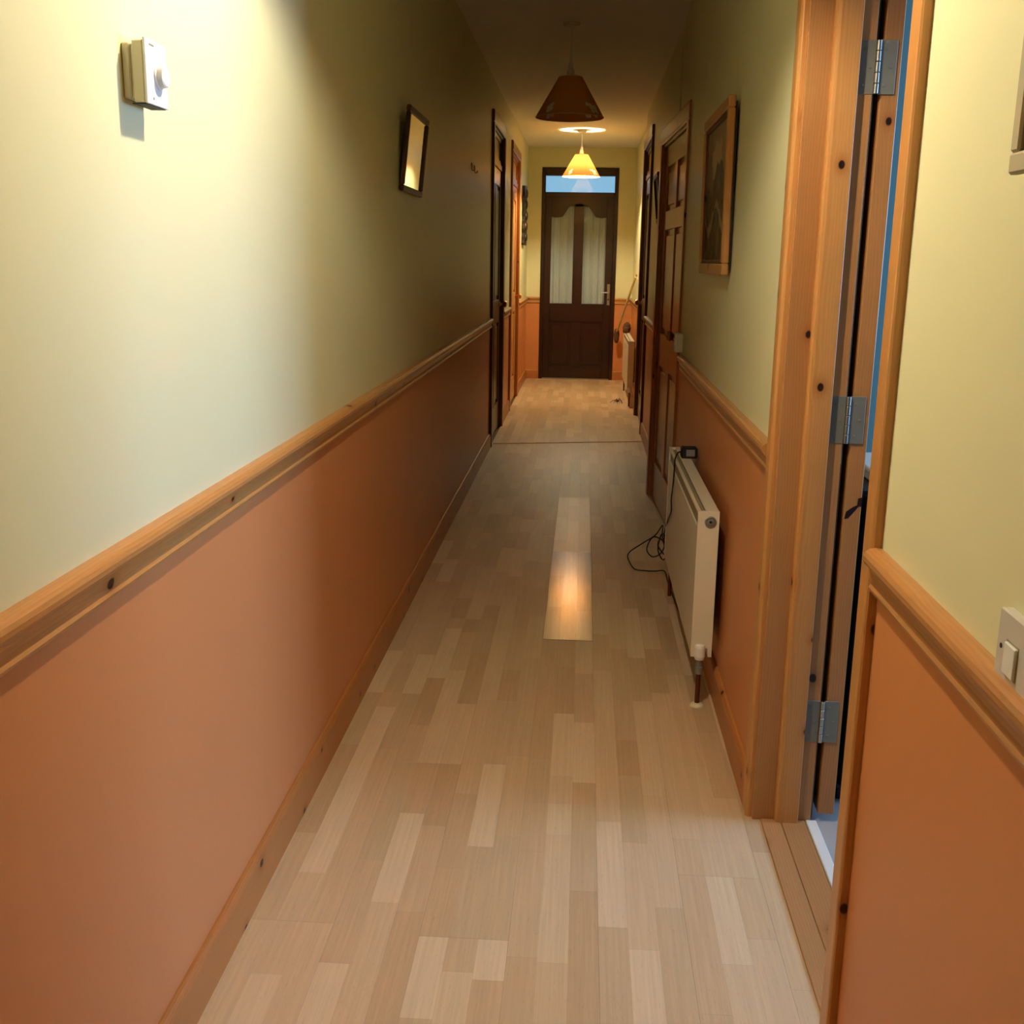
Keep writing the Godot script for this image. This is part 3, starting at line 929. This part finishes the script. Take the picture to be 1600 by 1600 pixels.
func build_things():
	# thermostat on the cream wall
	var t := thing("thermostat", "small cream room thermostat with a round dial on the cream wall", "thermostat", Vector3(XL, 1.605, -1.655))
	box("back_plate", M.plastic_old, Vector3(0, -0.036, 0.038), Vector3(0.012, 0.040, -0.030), t, 0.002)
	box("body_base", M.plastic_old, Vector3(0.010, -0.037, 0.034), Vector3(0.018, 0.039, -0.032), t, 0.002)
	box("body", M.plastic_old, Vector3(0.016, -0.042, 0.040), Vector3(0.033, 0.043, -0.038), t, 0.002)
	box("front_cover", M.plastic, Vector3(0.033, -0.043, 0.041), Vector3(0.0365, 0.046, -0.039), t, 0.0015)
	var st := begin()
	lathe(st, [Vector2(0.0195, 0.0), Vector2(0.0185, 0.002), Vector2(0.016, 0.003), Vector2(0.0155, 0.0105), Vector2(0.013, 0.012), Vector2(0.0, 0.0125)], Vector3(0.0365, -0.001, -0.006), 32, Vector3(1, 0, 0))
	done(st, "dial", M.plastic, t)
	box("slot", M.grille, Vector3(0.0365, 0.038, 0.025), Vector3(0.0371, 0.040, 0.008), t, 0.0)
	st = begin()
	lathe(st, [Vector2(0.002, 0.0), Vector2(0.002, 0.0006), Vector2(0.0, 0.0006)], Vector3(0.0365, -0.034, 0.018), 10, Vector3(1, 0, 0))
	done(st, "indicator", M.grille, t)
	box("lower_lip", M.slot, Vector3(0.012, -0.044, 0.037), Vector3(0.034, -0.0425, -0.034), t, 0.0)

	# tilted wall mirror
	t = thing("wall_mirror", "upright brown-framed mirror leaning off the cream wall", "mirror")
	hang(t, XL + 0.001, -1.0, -3.98, -4.44, 1.585, 1.877, 0.105)
	frame_box(t, M.frame_dark, 0.46, 0.293, 0.022, 0.016)
	sheet("glass", M.mirror, 0.418, 0.251, 0.008, t)
	box("backing", M.frame_black, Vector3(-0.21, -0.127, 0.0005), Vector3(0.21, 0.127, 0.0065), t, 0.0)

	# a pair of small hooks
	for q in [[-6.47, "small brass hook on the cream wall, the one nearer the mirror"], [-6.63, "small brass hook on the cream wall, the one nearer the doorway"]]:
		t = thing("coat_hook", q[1], "hook", Vector3(XL, 1.865, q[0]), "brass hooks")
		st = begin()
		lathe(st, [Vector2(0.008, 0.0), Vector2(0.008, 0.003), Vector2(0.004, 0.004), Vector2(0.0, 0.004)], Vector3(0, 0.012, 0), 14, Vector3(1, 0, 0))
		done(st, "rosette", M.brass, t)
		st = begin()
		tube(st, smooth_path([Vector3(0.003, 0.022, 0), Vector3(0.005, 0.005, 0), Vector3(0.005, -0.014, 0), Vector3(0.010, -0.020, 0), Vector3(0.019, -0.018, 0), Vector3(0.021, -0.010, 0)], 0.004), 0.0036, 8)
		done(st, "hook_arm", M.brass, t)

	# dark carved plaque near the far end
	t = thing("wall_plaque", "tall black carved wooden plaque with a wavy edge beside the front door", "plaque", Vector3(XL, 1.80, -11.75))
	st = begin()
	var pr := []
	for i in 30:
		var v := i / 29.0
		pr.append(Vector2(0.21 + 0.012 * sin(v * 26.0) + 0.008 * sin(v * 47.0 + 1.0), lerpf(-0.30, 0.29, v)))
	for i in 30:
		var v := 1.0 - i / 29.0
		pr.append(Vector2(-0.21 - 0.012 * sin(v * 23.0 + 2.0), lerpf(-0.30, 0.31, v)))
	extrude(st, pr, Vector3(0.001, 0, 0), Vector3(0, 0, 1), Vector3(0, 1, 0), Vector3(0.03, 0, 0))
	done(st, "board", M.frame_black, t)
	for i in 5:
		st = begin()
		lathe(st, [Vector2(0.05, 0.0), Vector2(0.045, 0.010), Vector2(0.03, 0.018), Vector2(0.0, 0.022)], Vector3(0.031, -0.22 + 0.11 * i, 0.03 * sin(i * 2.4)), 12, Vector3(1, 0, 0))
		done(st, "carving", M.frame_black, t)

	# large framed landscape on the +x wall
	t = thing("framed_painting", "large gilt-framed landscape painting hanging above the radiator", "picture")
	hang(t, XA - 0.010, 1.0, -3.50, -4.20, 1.313, 1.845, 0.012)
	frame_box(t, M.frame_gilt, 0.70, 0.535, 0.036, 0.022)
	for q in [[Vector3(-0.314, 0.2175, 0.002), Vector3(0.314, 0.2315, 0.016), 0], [Vector3(-0.314, -0.2315, 0.002), Vector3(0.314, -0.2175, 0.016), 0], [Vector3(-0.314, -0.2175, 0.002), Vector3(-0.300, 0.2175, 0.016), 1], [Vector3(0.300, -0.2175, 0.002), Vector3(0.314, 0.2175, 0.016), 1]]:
		box("slip", M.frame_inner, q[0], q[1], t, 0.002, q[2])
	sheet("canvas", art(0, 0.7, 0.42), 0.602, 0.436, 0.008, t)
	box("backing", M.frame_black, Vector3(-0.335, -0.25, -0.008), Vector3(0.335, 0.25, 0.002), t, 0.0)

	# small dark picture further along
	t = thing("framed_picture", "small black-framed picture tipped forward between two doors", "picture")
	hang(t, XB - 0.001, 1.0, -7.20, -7.62, 1.60, 1.91, 0.11)
	frame_box(t, M.frame_black, 0.42, 0.31, 0.030, 0.022)
	sheet("print", art(1, 0.36, 0.25), 0.362, 0.252, 0.008, t)
	box("backing", M.frame_black, Vector3(-0.19, -0.135, 0.0005), Vector3(0.19, 0.135, 0.0045), t, 0.0)

	# weathered frame at the edge of view
	t = thing("framed_print", "weathered whitish wood picture frame hanging beyond the light switch", "picture")
	hang(t, XA - 0.005, 1.0, -0.77, -1.218, 1.443, 2.05, 0.0)
	frame_box(t, M.frame_worn, 0.448, 0.605, 0.022, 0.012)
	for q in [[Vector3(-0.202, -0.2805, 0.0), Vector3(-0.184, 0.2805, 0.007), 1], [Vector3(0.184, -0.2805, 0.0), Vector3(0.202, 0.2805, 0.007), 1], [Vector3(-0.184, -0.2805, 0.0), Vector3(0.184, -0.2625, 0.007), 0], [Vector3(-0.184, 0.2625, 0.0), Vector3(0.184, 0.2805, 0.007), 0]]:
		box("slip", M.frame_inner, q[0], q[1], t, 0.002, q[2])
	sheet("print", art(2, 0.36, 0.52), 0.368, 0.525, 0.004, t)
	box("backing", M.pine_pale, Vector3(-0.195, -0.312, -0.005), Vector3(0.195, 0.28, 0.001), t, 0.0)

	# light switch sitting on the dado rail
	t = thing("light_switch", "white double light switch seated against the top of the dado rail", "switch", Vector3(XA, 0.965, -1.034))
	box("back_box", M.switch, Vector3(-0.008, -0.041, 0.072), Vector3(0, 0.041, -0.072), t, 0.001)
	box("face_plate", M.switch, Vector3(-0.013, -0.0415, 0.073), Vector3(-0.008, 0.0415, -0.073), t, 0.0025)
	for k in 2:
		box("rocker", M.plastic, Vector3(-0.0165, -0.020, 0.052 - k * 0.070), Vector3(-0.0125, 0.013, 0.024 - k * 0.070), t, 0.003)
		box("rocker_surround", M.grille, Vector3(-0.0135, -0.022, 0.0535 - k * 0.070), Vector3(-0.0128, 0.015, 0.0225 - k * 0.070), t, 0.0)
	for k in 2:
		st = begin()
		lathe(st, [Vector2(0.0028, 0.0), Vector2(0.0028, 0.0006), Vector2(0.0, 0.0006)], Vector3(-0.013, 0.003, 0.061 - k * 0.122), 10, Vector3(-1, 0, 0))
		done(st, "screw", M.slot, t)

	# white plate beside the middle pine door
	t = thing("wall_switch", "white switch box at the end of the dado rail beside the closed pine door", "switch", Vector3(XA, 0.990, -5.08))
	box("back_box", M.plastic_old, Vector3(-0.028, -0.043, 0.043), Vector3(0, 0.043, -0.043), t, 0.003)
	box("face_plate", M.plastic, Vector3(-0.034, -0.0435, 0.0435), Vector3(-0.028, 0.0435, -0.0435), t, 0.002)
	box("rocker", M.plastic, Vector3(-0.0375, -0.016, 0.010), Vector3(-0.034, 0.016, -0.010), t, 0.002)

	# radiators
	radiator("large white panel radiator under the landscape painting", "white radiators", 0.361, 0.424, -3.20, -4.36, 0.160, 0.622, XA, true)
	radiator("small white panel radiator at the far end beside the front door", "white radiators", 0.424, 0.478, -10.28, -11.68, 0.150, 0.622, XC, false)

	# charger lying on the near radiator, lead hanging to the floor
	t = thing("phone_charger", "black plug charger lying on the radiator with its tangled black lead", "charger", Vector3(0.415, 0.622, -4.12))
	var plug := box("plug_body", M.black, Vector3(-0.031, 0.001, 0.026), Vector3(0.031, 0.042, -0.026), t, 0.005)
	box("rating_label", M.label_grey, Vector3(-0.012, 0.010, 0.0258), Vector3(0.020, 0.035, 0.0268), plug, 0.0)
	for q in [-0.011, 0.011]:
		box("pin", M.silver, Vector3(q - 0.003, 0.012, -0.026), Vector3(q + 0.003, 0.016, -0.043), plug, 0.0005)
	var o := t.position
	var path := [Vector3(0.384, 0.648, -4.10), Vector3(0.368, 0.650, -4.06), Vector3(0.356, 0.630, -4.03), Vector3(0.3555, 0.600, -4.03), Vector3(0.3555, 0.538, -4.05), Vector3(0.3555, 0.465, -4.10), Vector3(0.3555, 0.42, -4.08), Vector3(0.356, 0.36, -4.20), Vector3(0.362, 0.30, -4.34), Vector3(0.377, 0.237, -4.45), Vector3(0.380, 0.196, -4.50), Vector3(0.345, 0.20, -4.54), Vector3(0.325, 0.174, -4.56), Vector3(0.318, 0.123, -4.60), Vector3(0.344, 0.089, -4.62), Vector3(0.370, 0.12, -4.55), Vector3(0.385, 0.17, -4.50), Vector3(0.365, 0.21, -4.47), Vector3(0.358, 0.17, -4.50), Vector3(0.392, 0.13, -4.50), Vector3(0.398, 0.19, -4.47), Vector3(0.37, 0.235, -4.46), Vector3(0.36, 0.15, -4.52), Vector3(0.385, 0.10, -4.53), Vector3(0.395, 0.16, -4.48), Vector3(0.372, 0.22, -4.47), Vector3(0.358, 0.263, -4.49), Vector3(0.334, 0.205, -4.55), Vector3(0.28, 0.145, -4.62), Vector3(0.236, 0.087, -4.70), Vector3(0.230, 0.046, -4.74), Vector3(0.259, 0.006, -4.71), Vector3(0.309, 0.004, -4.69), Vector3(0.349, 0.012, -4.66), Vector3(0.385, 0.03, -4.60), Vector3(0.394, 0.008, -4.50), Vector3(0.401, 0.003, -4.33), Vector3(0.41, 0.003, -4.10)]
	for i in path.size():
		path[i] -= o
		if i > 8 and i < 26: path[i].x -= 0.014
	st = begin()
	tube(st, smooth_path(path, 0.008), 0.0030, 6)
	done(st, "lead", M.black, t)
	st = begin()
	tube(st, [Vector3(0.380, 0.155, -4.50) - o, Vector3(0.392, 0.185, -4.485) - o], 0.007, 8)
	done(st, "cable_tie", M.label_grey, t)

	# long-handled brush hung in the far corner
	t = thing("long_brush", "pale stick with a dark brush end hanging in the corner by the front door", "brush", Vector3(0.45, 0.85, -12.1))
	st = begin()
	var pa := Vector3(0.525, 1.195, -11.62) - t.position
	var pb := Vector3(0.376, 0.56, -12.55) - t.position
	tube(st, [pa, pb], 0.013, 10)
	done(st, "handle", M.stick, t)
	st = begin()
	tube(st, smooth_path([pa, pa + Vector3(0.006, 0.02, 0.0), pa + Vector3(0.013, 0.01, 0.05), pa + Vector3(0.013, -0.03, 0.08)]), 0.004, 6)
	done(st, "hanging_loop", M.brass, t)
	st = begin()
	lathe(st, [Vector2(0.012, 0.04), Vector2(0.026, 0.02), Vector2(0.034, -0.03), Vector2(0.028, -0.09), Vector2(0.012, -0.12), Vector2(0.0, -0.12)], pb, 14)
	done(st, "bristles", M.cloth_dark, t)

	t = thing("dark_cloth", "crumpled dark cloth draped over the far end of the small radiator", "cloth", Vector3(0.452, 0.622, -11.55))
	st = begin()
	var cloth := []
	for i in 9:
		var a := TAU * i / 8.0
		cloth.append(Vector2(cos(a), sin(a)))
	lathe(st, [Vector2(0.030, 0.0), Vector2(0.040, 0.02), Vector2(0.046, 0.05), Vector2(0.036, 0.085), Vector2(0.018, 0.105), Vector2(0.0, 0.112)], Vector3.ZERO, 9)
	lathe(st, [Vector2(0.028, 0.0), Vector2(0.034, 0.02), Vector2(0.030, 0.05), Vector2(0.0, 0.06)], Vector3(-0.012, 0.0, 0.05), 7)
	done(st, "folds", M.cloth_dark, t)

	t = thing("dried_sprig", "small brown dried sprig on the floor by the small radiator", "sprig", Vector3(0.352, 0.0, -10.59))
	st = begin()
	for i in 9:
		var a := TAU * i / 9.0 + 0.3
		var l := 0.05 + 0.03 * sin(i * 2.1)
		tube(st, smooth_path([Vector3(0, 0.012, 0), Vector3(cos(a) * l * 0.5, 0.035 + 0.012 * sin(i * 3.0), sin(a) * l * 0.5), Vector3(cos(a) * l, 0.004, sin(a) * l)], 0.01), 0.0035, 5, 0.5)
	done(st, "twigs", M.sprig, t)

	# things in the blue room
	t = thing("low_cabinet", "black cabinet standing in the blue room just behind the folded-back door", "cabinet", Vector3(0.93, 0, -2.80))
	box("carcass", M.black, Vector3(-0.25, 0.03, 0.19), Vector3(0.25, 0.825, -0.19), t, 0.006)
	for k in 2:
		var d := box("cabinet_door", M.black_soft, Vector3(-0.245 + k * 0.247, 0.05, 0.19), Vector3(-0.002 + k * 0.247, 0.81, 0.207), t, 0.003)
		st = begin()
		tube(st, [Vector3(-0.03 + k * 0.06, 0.38, 0.222), Vector3(-0.03 + k * 0.06, 0.48, 0.222)], 0.005, 8)
		done(st, "handle", M.steel, d)
	for q in [[-0.22, 0.16], [0.22, 0.16], [-0.22, -0.16], [0.22, -0.16]]:
		box("foot", M.black, Vector3(q[0] - 0.02, 0, q[1] + 0.02), Vector3(q[0] + 0.02, 0.03, q[1] - 0.02), t, 0.002)
	t = thing("storage_box", "flat white lidded box on top of the black cabinet", "box", Vector3(0.92, 0.825, -2.80))
	box("tray", M.white, Vector3(-0.20, 0, 0.13), Vector3(0.14, 0.026, -0.12), t, 0.004)
	box("lid", M.white, Vector3(-0.205, 0.022, 0.135), Vector3(0.145, 0.036, -0.125), t, 0.004)

func side_room():
	# the blue room behind the near doorway: the daylight in the corridor comes from its window
	var x0 := 0.60
	var x1 := 3.60
	var z0 := 1.0
	var z1 := -4.6
	var w := thing("wall_side_room", "pale blue painted walls of the side room", "wall", Vector3.ZERO, "", "structure")
	box("end_wall", M.blue, Vector3(x0, 0, z1), Vector3(x1 + 0.2, CEIL, z1 - 0.12), w, 0.0)
	box("end_wall", M.blue, Vector3(x0, 0, z0), Vector3(x1 + 0.2, CEIL, z0 + 0.12), w, 0.0)
	# window wall with its opening
	var a := -1.75
	var b := -3.45
	var st := begin()
	cbox(st, Vector3(x1, 0, z0), Vector3(x1 + 0.2, CEIL, a), 0.0)
	cbox(st, Vector3(x1, 0, b), Vector3(x1 + 0.2, CEIL, z1), 0.0)
	cbox(st, Vector3(x1, 0, a), Vector3(x1 + 0.2, 0.85, b), 0.0)
	cbox(st, Vector3(x1, 2.15, a), Vector3(x1 + 0.2, CEIL, b), 0.0)
	done(st, "window_wall", M.blue, w)
	# inner lining of the partition, blue on this side
	st = begin()
	cbox(st, Vector3(0.598, 0, z0), Vector3(0.606, CEIL, -1.645), 0.0)
	cbox(st, Vector3(0.598, 0, -2.515), Vector3(0.606, CEIL, z1), 0.0)
	cbox(st, Vector3(0.598, 2.10, -1.645), Vector3(0.606, CEIL, -2.515), 0.0)
	done(st, "partition_lining", M.blue, w)
	var win := thing("window_1", "white framed window of the side room", "window", Vector3.ZERO, "", "structure")
	for q in [[Vector3(x1 + 0.06, 0.85, a), Vector3(x1 + 0.12, 2.15, a - 0.05), 1], [Vector3(x1 + 0.06, 0.85, b + 0.05), Vector3(x1 + 0.12, 2.15, b), 1], [Vector3(x1 + 0.06, 0.85, a - 0.05), Vector3(x1 + 0.12, 0.90, b + 0.05), 2], [Vector3(x1 + 0.06, 2.10, a - 0.05), Vector3(x1 + 0.12, 2.15, b + 0.05), 2]]:
		box("frame_bar", M.white, q[0], q[1], win, 0.004, q[2])
	box("pane", M.glass, Vector3(x1 + 0.088, 0.90, a - 0.05), Vector3(x1 + 0.092, 2.10, b + 0.05), win, 0.0)
	box("sill", M.white, Vector3(x1 - 0.06, 0.83, a + 0.03), Vector3(x1 + 0.08, 0.85, b - 0.03), win, 0.004)
	var f := box("floor_side_room", M.carpet, Vector3(0.585, -0.06, z0), Vector3(x1 + 0.2, -0.001, z1), null, 0.0)
	meta(f, "pale grey carpet of the side room", "floor", "", "structure")
	var c := box("ceiling_side_room", M.ceiling, Vector3(0.60, CEIL, z0 + 0.12), Vector3(x1 + 0.2, CEIL + 0.1, z1 - 0.12), null, 0.0)
	meta(c, "white ceiling of the side room", "ceiling", "", "structure")

func build_setting():
	build_floor()
	var c := box("ceiling", M.ceiling, Vector3(XL - 0.15, CEIL, ZB + 0.1), Vector3(0.70, CEIL + 0.1, ZF - 0.15), null, 0.0)
	meta(c, "plain off-white plaster ceiling of the corridor", "ceiling", "", "structure")
	side_wall("wall_left", "long cream wall with orange painted lower half and a mirror", [[XL, ZB, ZF]], [[-7.93, -8.91, 2.28], [-9.91, -10.95, 2.28]], -1.0, 0.14)
	side_wall("wall_right", "cream wall with orange painted lower half beside the large radiator", [[XA, ZB, -6.34, 0.605]], [[-1.645, -2.515, 2.10], [-5.28, -6.34, 1.985, 0.042]], 1.0, 0.14)
	side_wall("wall_right", "cream and orange wall with the small black-framed picture", [[XB, -6.34, -9.80]], [[-8.72, -9.76, 2.28]], 1.0, 0.14)
	side_wall("wall_right", "cream and orange wall behind the small far radiator", [[XC, -9.80, ZF]], [], 1.0, 0.14)
	# end wall round the front door
	var w := thing("wall_far", "cream and orange end wall round the front door", "wall", Vector3.ZERO, "", "structure")
	var up := begin()
	var lo := begin()
	for q in [[XL - 0.14, -0.515], [0.345, XC + 0.14]]:
		cbox(lo, Vector3(q[0], 0, ZF), Vector3(q[1], SPLIT, ZF - 0.14), 0.0)
		cbox(up, Vector3(q[0], SPLIT, ZF), Vector3(q[1], CEIL, ZF - 0.14), 0.0)
	cbox(up, Vector3(-0.515, 2.365, ZF), Vector3(0.345, CEIL, ZF - 0.14), 0.0)
	done(up, "upper_wall", M.cream, w)
	done(lo, "lower_wall", M.orange, w)
	w = thing("wall_back", "cream and orange wall closing the corridor", "wall", Vector3.ZERO, "", "structure")
	box("upper_wall", M.cream, Vector3(XL - 0.14, SPLIT, ZB), Vector3(0.60, CEIL, ZB + 0.12), w, 0.0)
	box("lower_wall", M.orange, Vector3(XL - 0.14, 0, ZB), Vector3(0.60, SPLIT, ZB + 0.12), w, 0.0)
	# doors
	front_door()
	near_door()
	threshold()
	side_door("door_3", "closed brown pine panel door beyond the large radiator", XA, 1.0, -5.28, -6.34, 1.985, 1.985, M.pine_brown, M.pine_brown, 0.012, false, true)
	side_door("door_4", "pine door coloured dark for shade, with a top panel, facing the first doorway after the hooks", XB, 1.0, -8.72, -9.76, 2.28, 2.02, M.pine_shaded, M.pine_shaded, 0.012, true)
	side_door("door_5", "pine door coloured dark for shade, with a top panel, just past the brass hooks", XL, -1.0, -7.93, -8.91, 2.28, 2.02, M.pine_shaded, M.pine_shaded, 0.012, true)
	side_door("door_6", "orange pine door with a top panel next to the black plaque", XL, -1.0, -9.91, -10.95, 2.28, 2.02, M.pine_brown, M.pine, 0.012, true)
	# dado rails and skirting, cut at the doorways
	var rail := dado_profile()
	var sk := skirt_profile()
	var segs := [
		["left", XL, -1.0, ZB, -7.85, "pine dado rail running under the thermostat and mirror", "pine skirting board running under the thermostat and mirror", M.pine, M.pine_skirt],
		["left", XL, -1.0, -8.99, -9.83, "short pine dado rail between the two doorways past the hooks", "short pine skirting between the two doorways past the hooks", M.pine, M.pine_skirt],
		["left", XL, -1.0, -11.03, ZF, "short pine dado rail under the black plaque", "short pine skirting under the black plaque", M.pine, M.pine_skirt],
		["right", XA, 1.0, ZB, -1.601, "pine dado rail meeting the light switch", "pine skirting below the light switch", M.pine_b, M.pine_skirt],
		["right", XA, 1.0, -2.561, -5.03, "pine dado rail above the large radiator", "pine skirting behind the large radiator", M.pine_b, M.pine_skirt],
		["right", XB, 1.0, -6.42, -8.64, "pine dado rail under the small black-framed picture", "pine skirting under the small black-framed picture", M.pine_b, M.pine_skirt],
		["right", XC, 1.0, -9.84, ZF, "pine dado rail above the small far radiator", "pine skirting behind the small far radiator", M.pine_b, M.pine_skirt],
	]
	var n := 1
	for q in segs:
		along_wall("trim_%d" % n, rail, q[7], q[1], q[2], q[3], q[4], q[5], "dado rail")
		var ze: float = q[4]
		if n == 5: ze = -4.40
		along_wall("baseboard_%s" % q[0], sk, q[8], q[1], q[2], q[3], ze, q[6], "skirting board")
		n += 1
	along_wall("baseboard_right", sk, M.pine_pale, XA, 1.0, -4.40, -5.19, "pale skirting board between the large radiator and the brown door", "skirting board")  # this length is a paler pine than the other skirting
	for q in [[XL, -0.515, "by the hinges of the front door"], [0.345, XC, "by the handle of the front door"]]:
		across_wall("trim_%d" % n, rail, M.pine, q[0], q[1], "short pine dado rail on the end wall " + q[2], "dado rail")
		across_wall("baseboard_far", sk, M.pine_skirt, q[0], q[1], "short pine skirting on the end wall " + q[2], "skirting board")
		n += 1
	# flat bar over the joint across the floor
	var bar := begin()
	extrude(bar, [Vector2(-0.018, 0), Vector2(-0.012, 0.0035), Vector2(0.012, 0.0035), Vector2(0.018, 0)], Vector3(XL + 0.016, 0, -8.02), Vector3(0, 0, 1), Vector3(0, 1, 0), Vector3(XB - 0.016 - XL - 0.016, 0, -0.28))
	meta(done(bar, "threshold_bar", M.pine_pale), "thin pale bar across the floor joint between the two dark doors", "floor bar")

func _ready():
	rng.seed = 77
	# camera
	var cam := Camera3D.new()
	cam.name = "camera"
	add_child(cam)
	cam.position = Vector3(0, 1.35, 0)
	cam.rotation = Vector3(-0.2289, 0.0627, 0.0155)
	cam.fov = 50.597
	cam.near = 0.02
	cam.far = 100.0
	cam.current = true
	# sky: even dusk blue
	var we := WorldEnvironment.new()
	we.name = "environment"
	var env := Environment.new()
	env.background_mode = Environment.BG_COLOR
	env.background_color = Color(0.55, 0.78, 0.92)
	env.background_energy_multiplier = 0.72
	env.tonemap_mode = Environment.TONE_MAPPER_LINEAR
	env.tonemap_exposure = 1.45
	env.sdfgi_enabled = true
	env.ssao_enabled = true
	env.ssil_enabled = true
	we.environment = env
	add_child(we)
	# daylight entering by the window of the blue room
	var day := AreaLight3D.new()
	day.name = "window_daylight"
	add_child(day)
	day.area_size = Vector2(1.60, 1.20)
	day.light_color = Color(0.60, 0.76, 1.0)
	day.light_energy = 10.0
	day.area_range = 12.0
	day.shadow_enabled = true
	day.position = Vector3(3.58, 1.50, -2.60)
	day.rotation = Vector3(0, PI / 2.0, 0)

	make_materials()
	build_setting()
	side_room()
	# pendants: far one lit, middle one off, near one lit above the thermostat
	var shade := mat(Color.WHITE, 0.7, 0.2)
	shade.albedo_texture = tex_from(shade_image())
	shade.cull_mode = BaseMaterial3D.CULL_DISABLED
	shade.backlight_enabled = true
	shade.backlight = Color(0.25, 0.25, 0.25)
	pendant("lit amber cone pendant with white daisies hanging before the front door", Vector3(-0.07, CEIL, -11.05), Color(1.0, 0.955, 0.80), 1.35, 2.148, shade)
	pendant("unlit amber cone pendant hanging halfway along the corridor", Vector3(-0.11, CEIL, -6.2), Color(1, 1, 1), 0.0, 2.103, shade)
	pendant("lit amber cone pendant hanging over the floor by the thermostat", Vector3(-0.12, CEIL, -1.85), Color(1.0, 0.965, 0.87), 0.95, 2.15, shade)
	build_things()
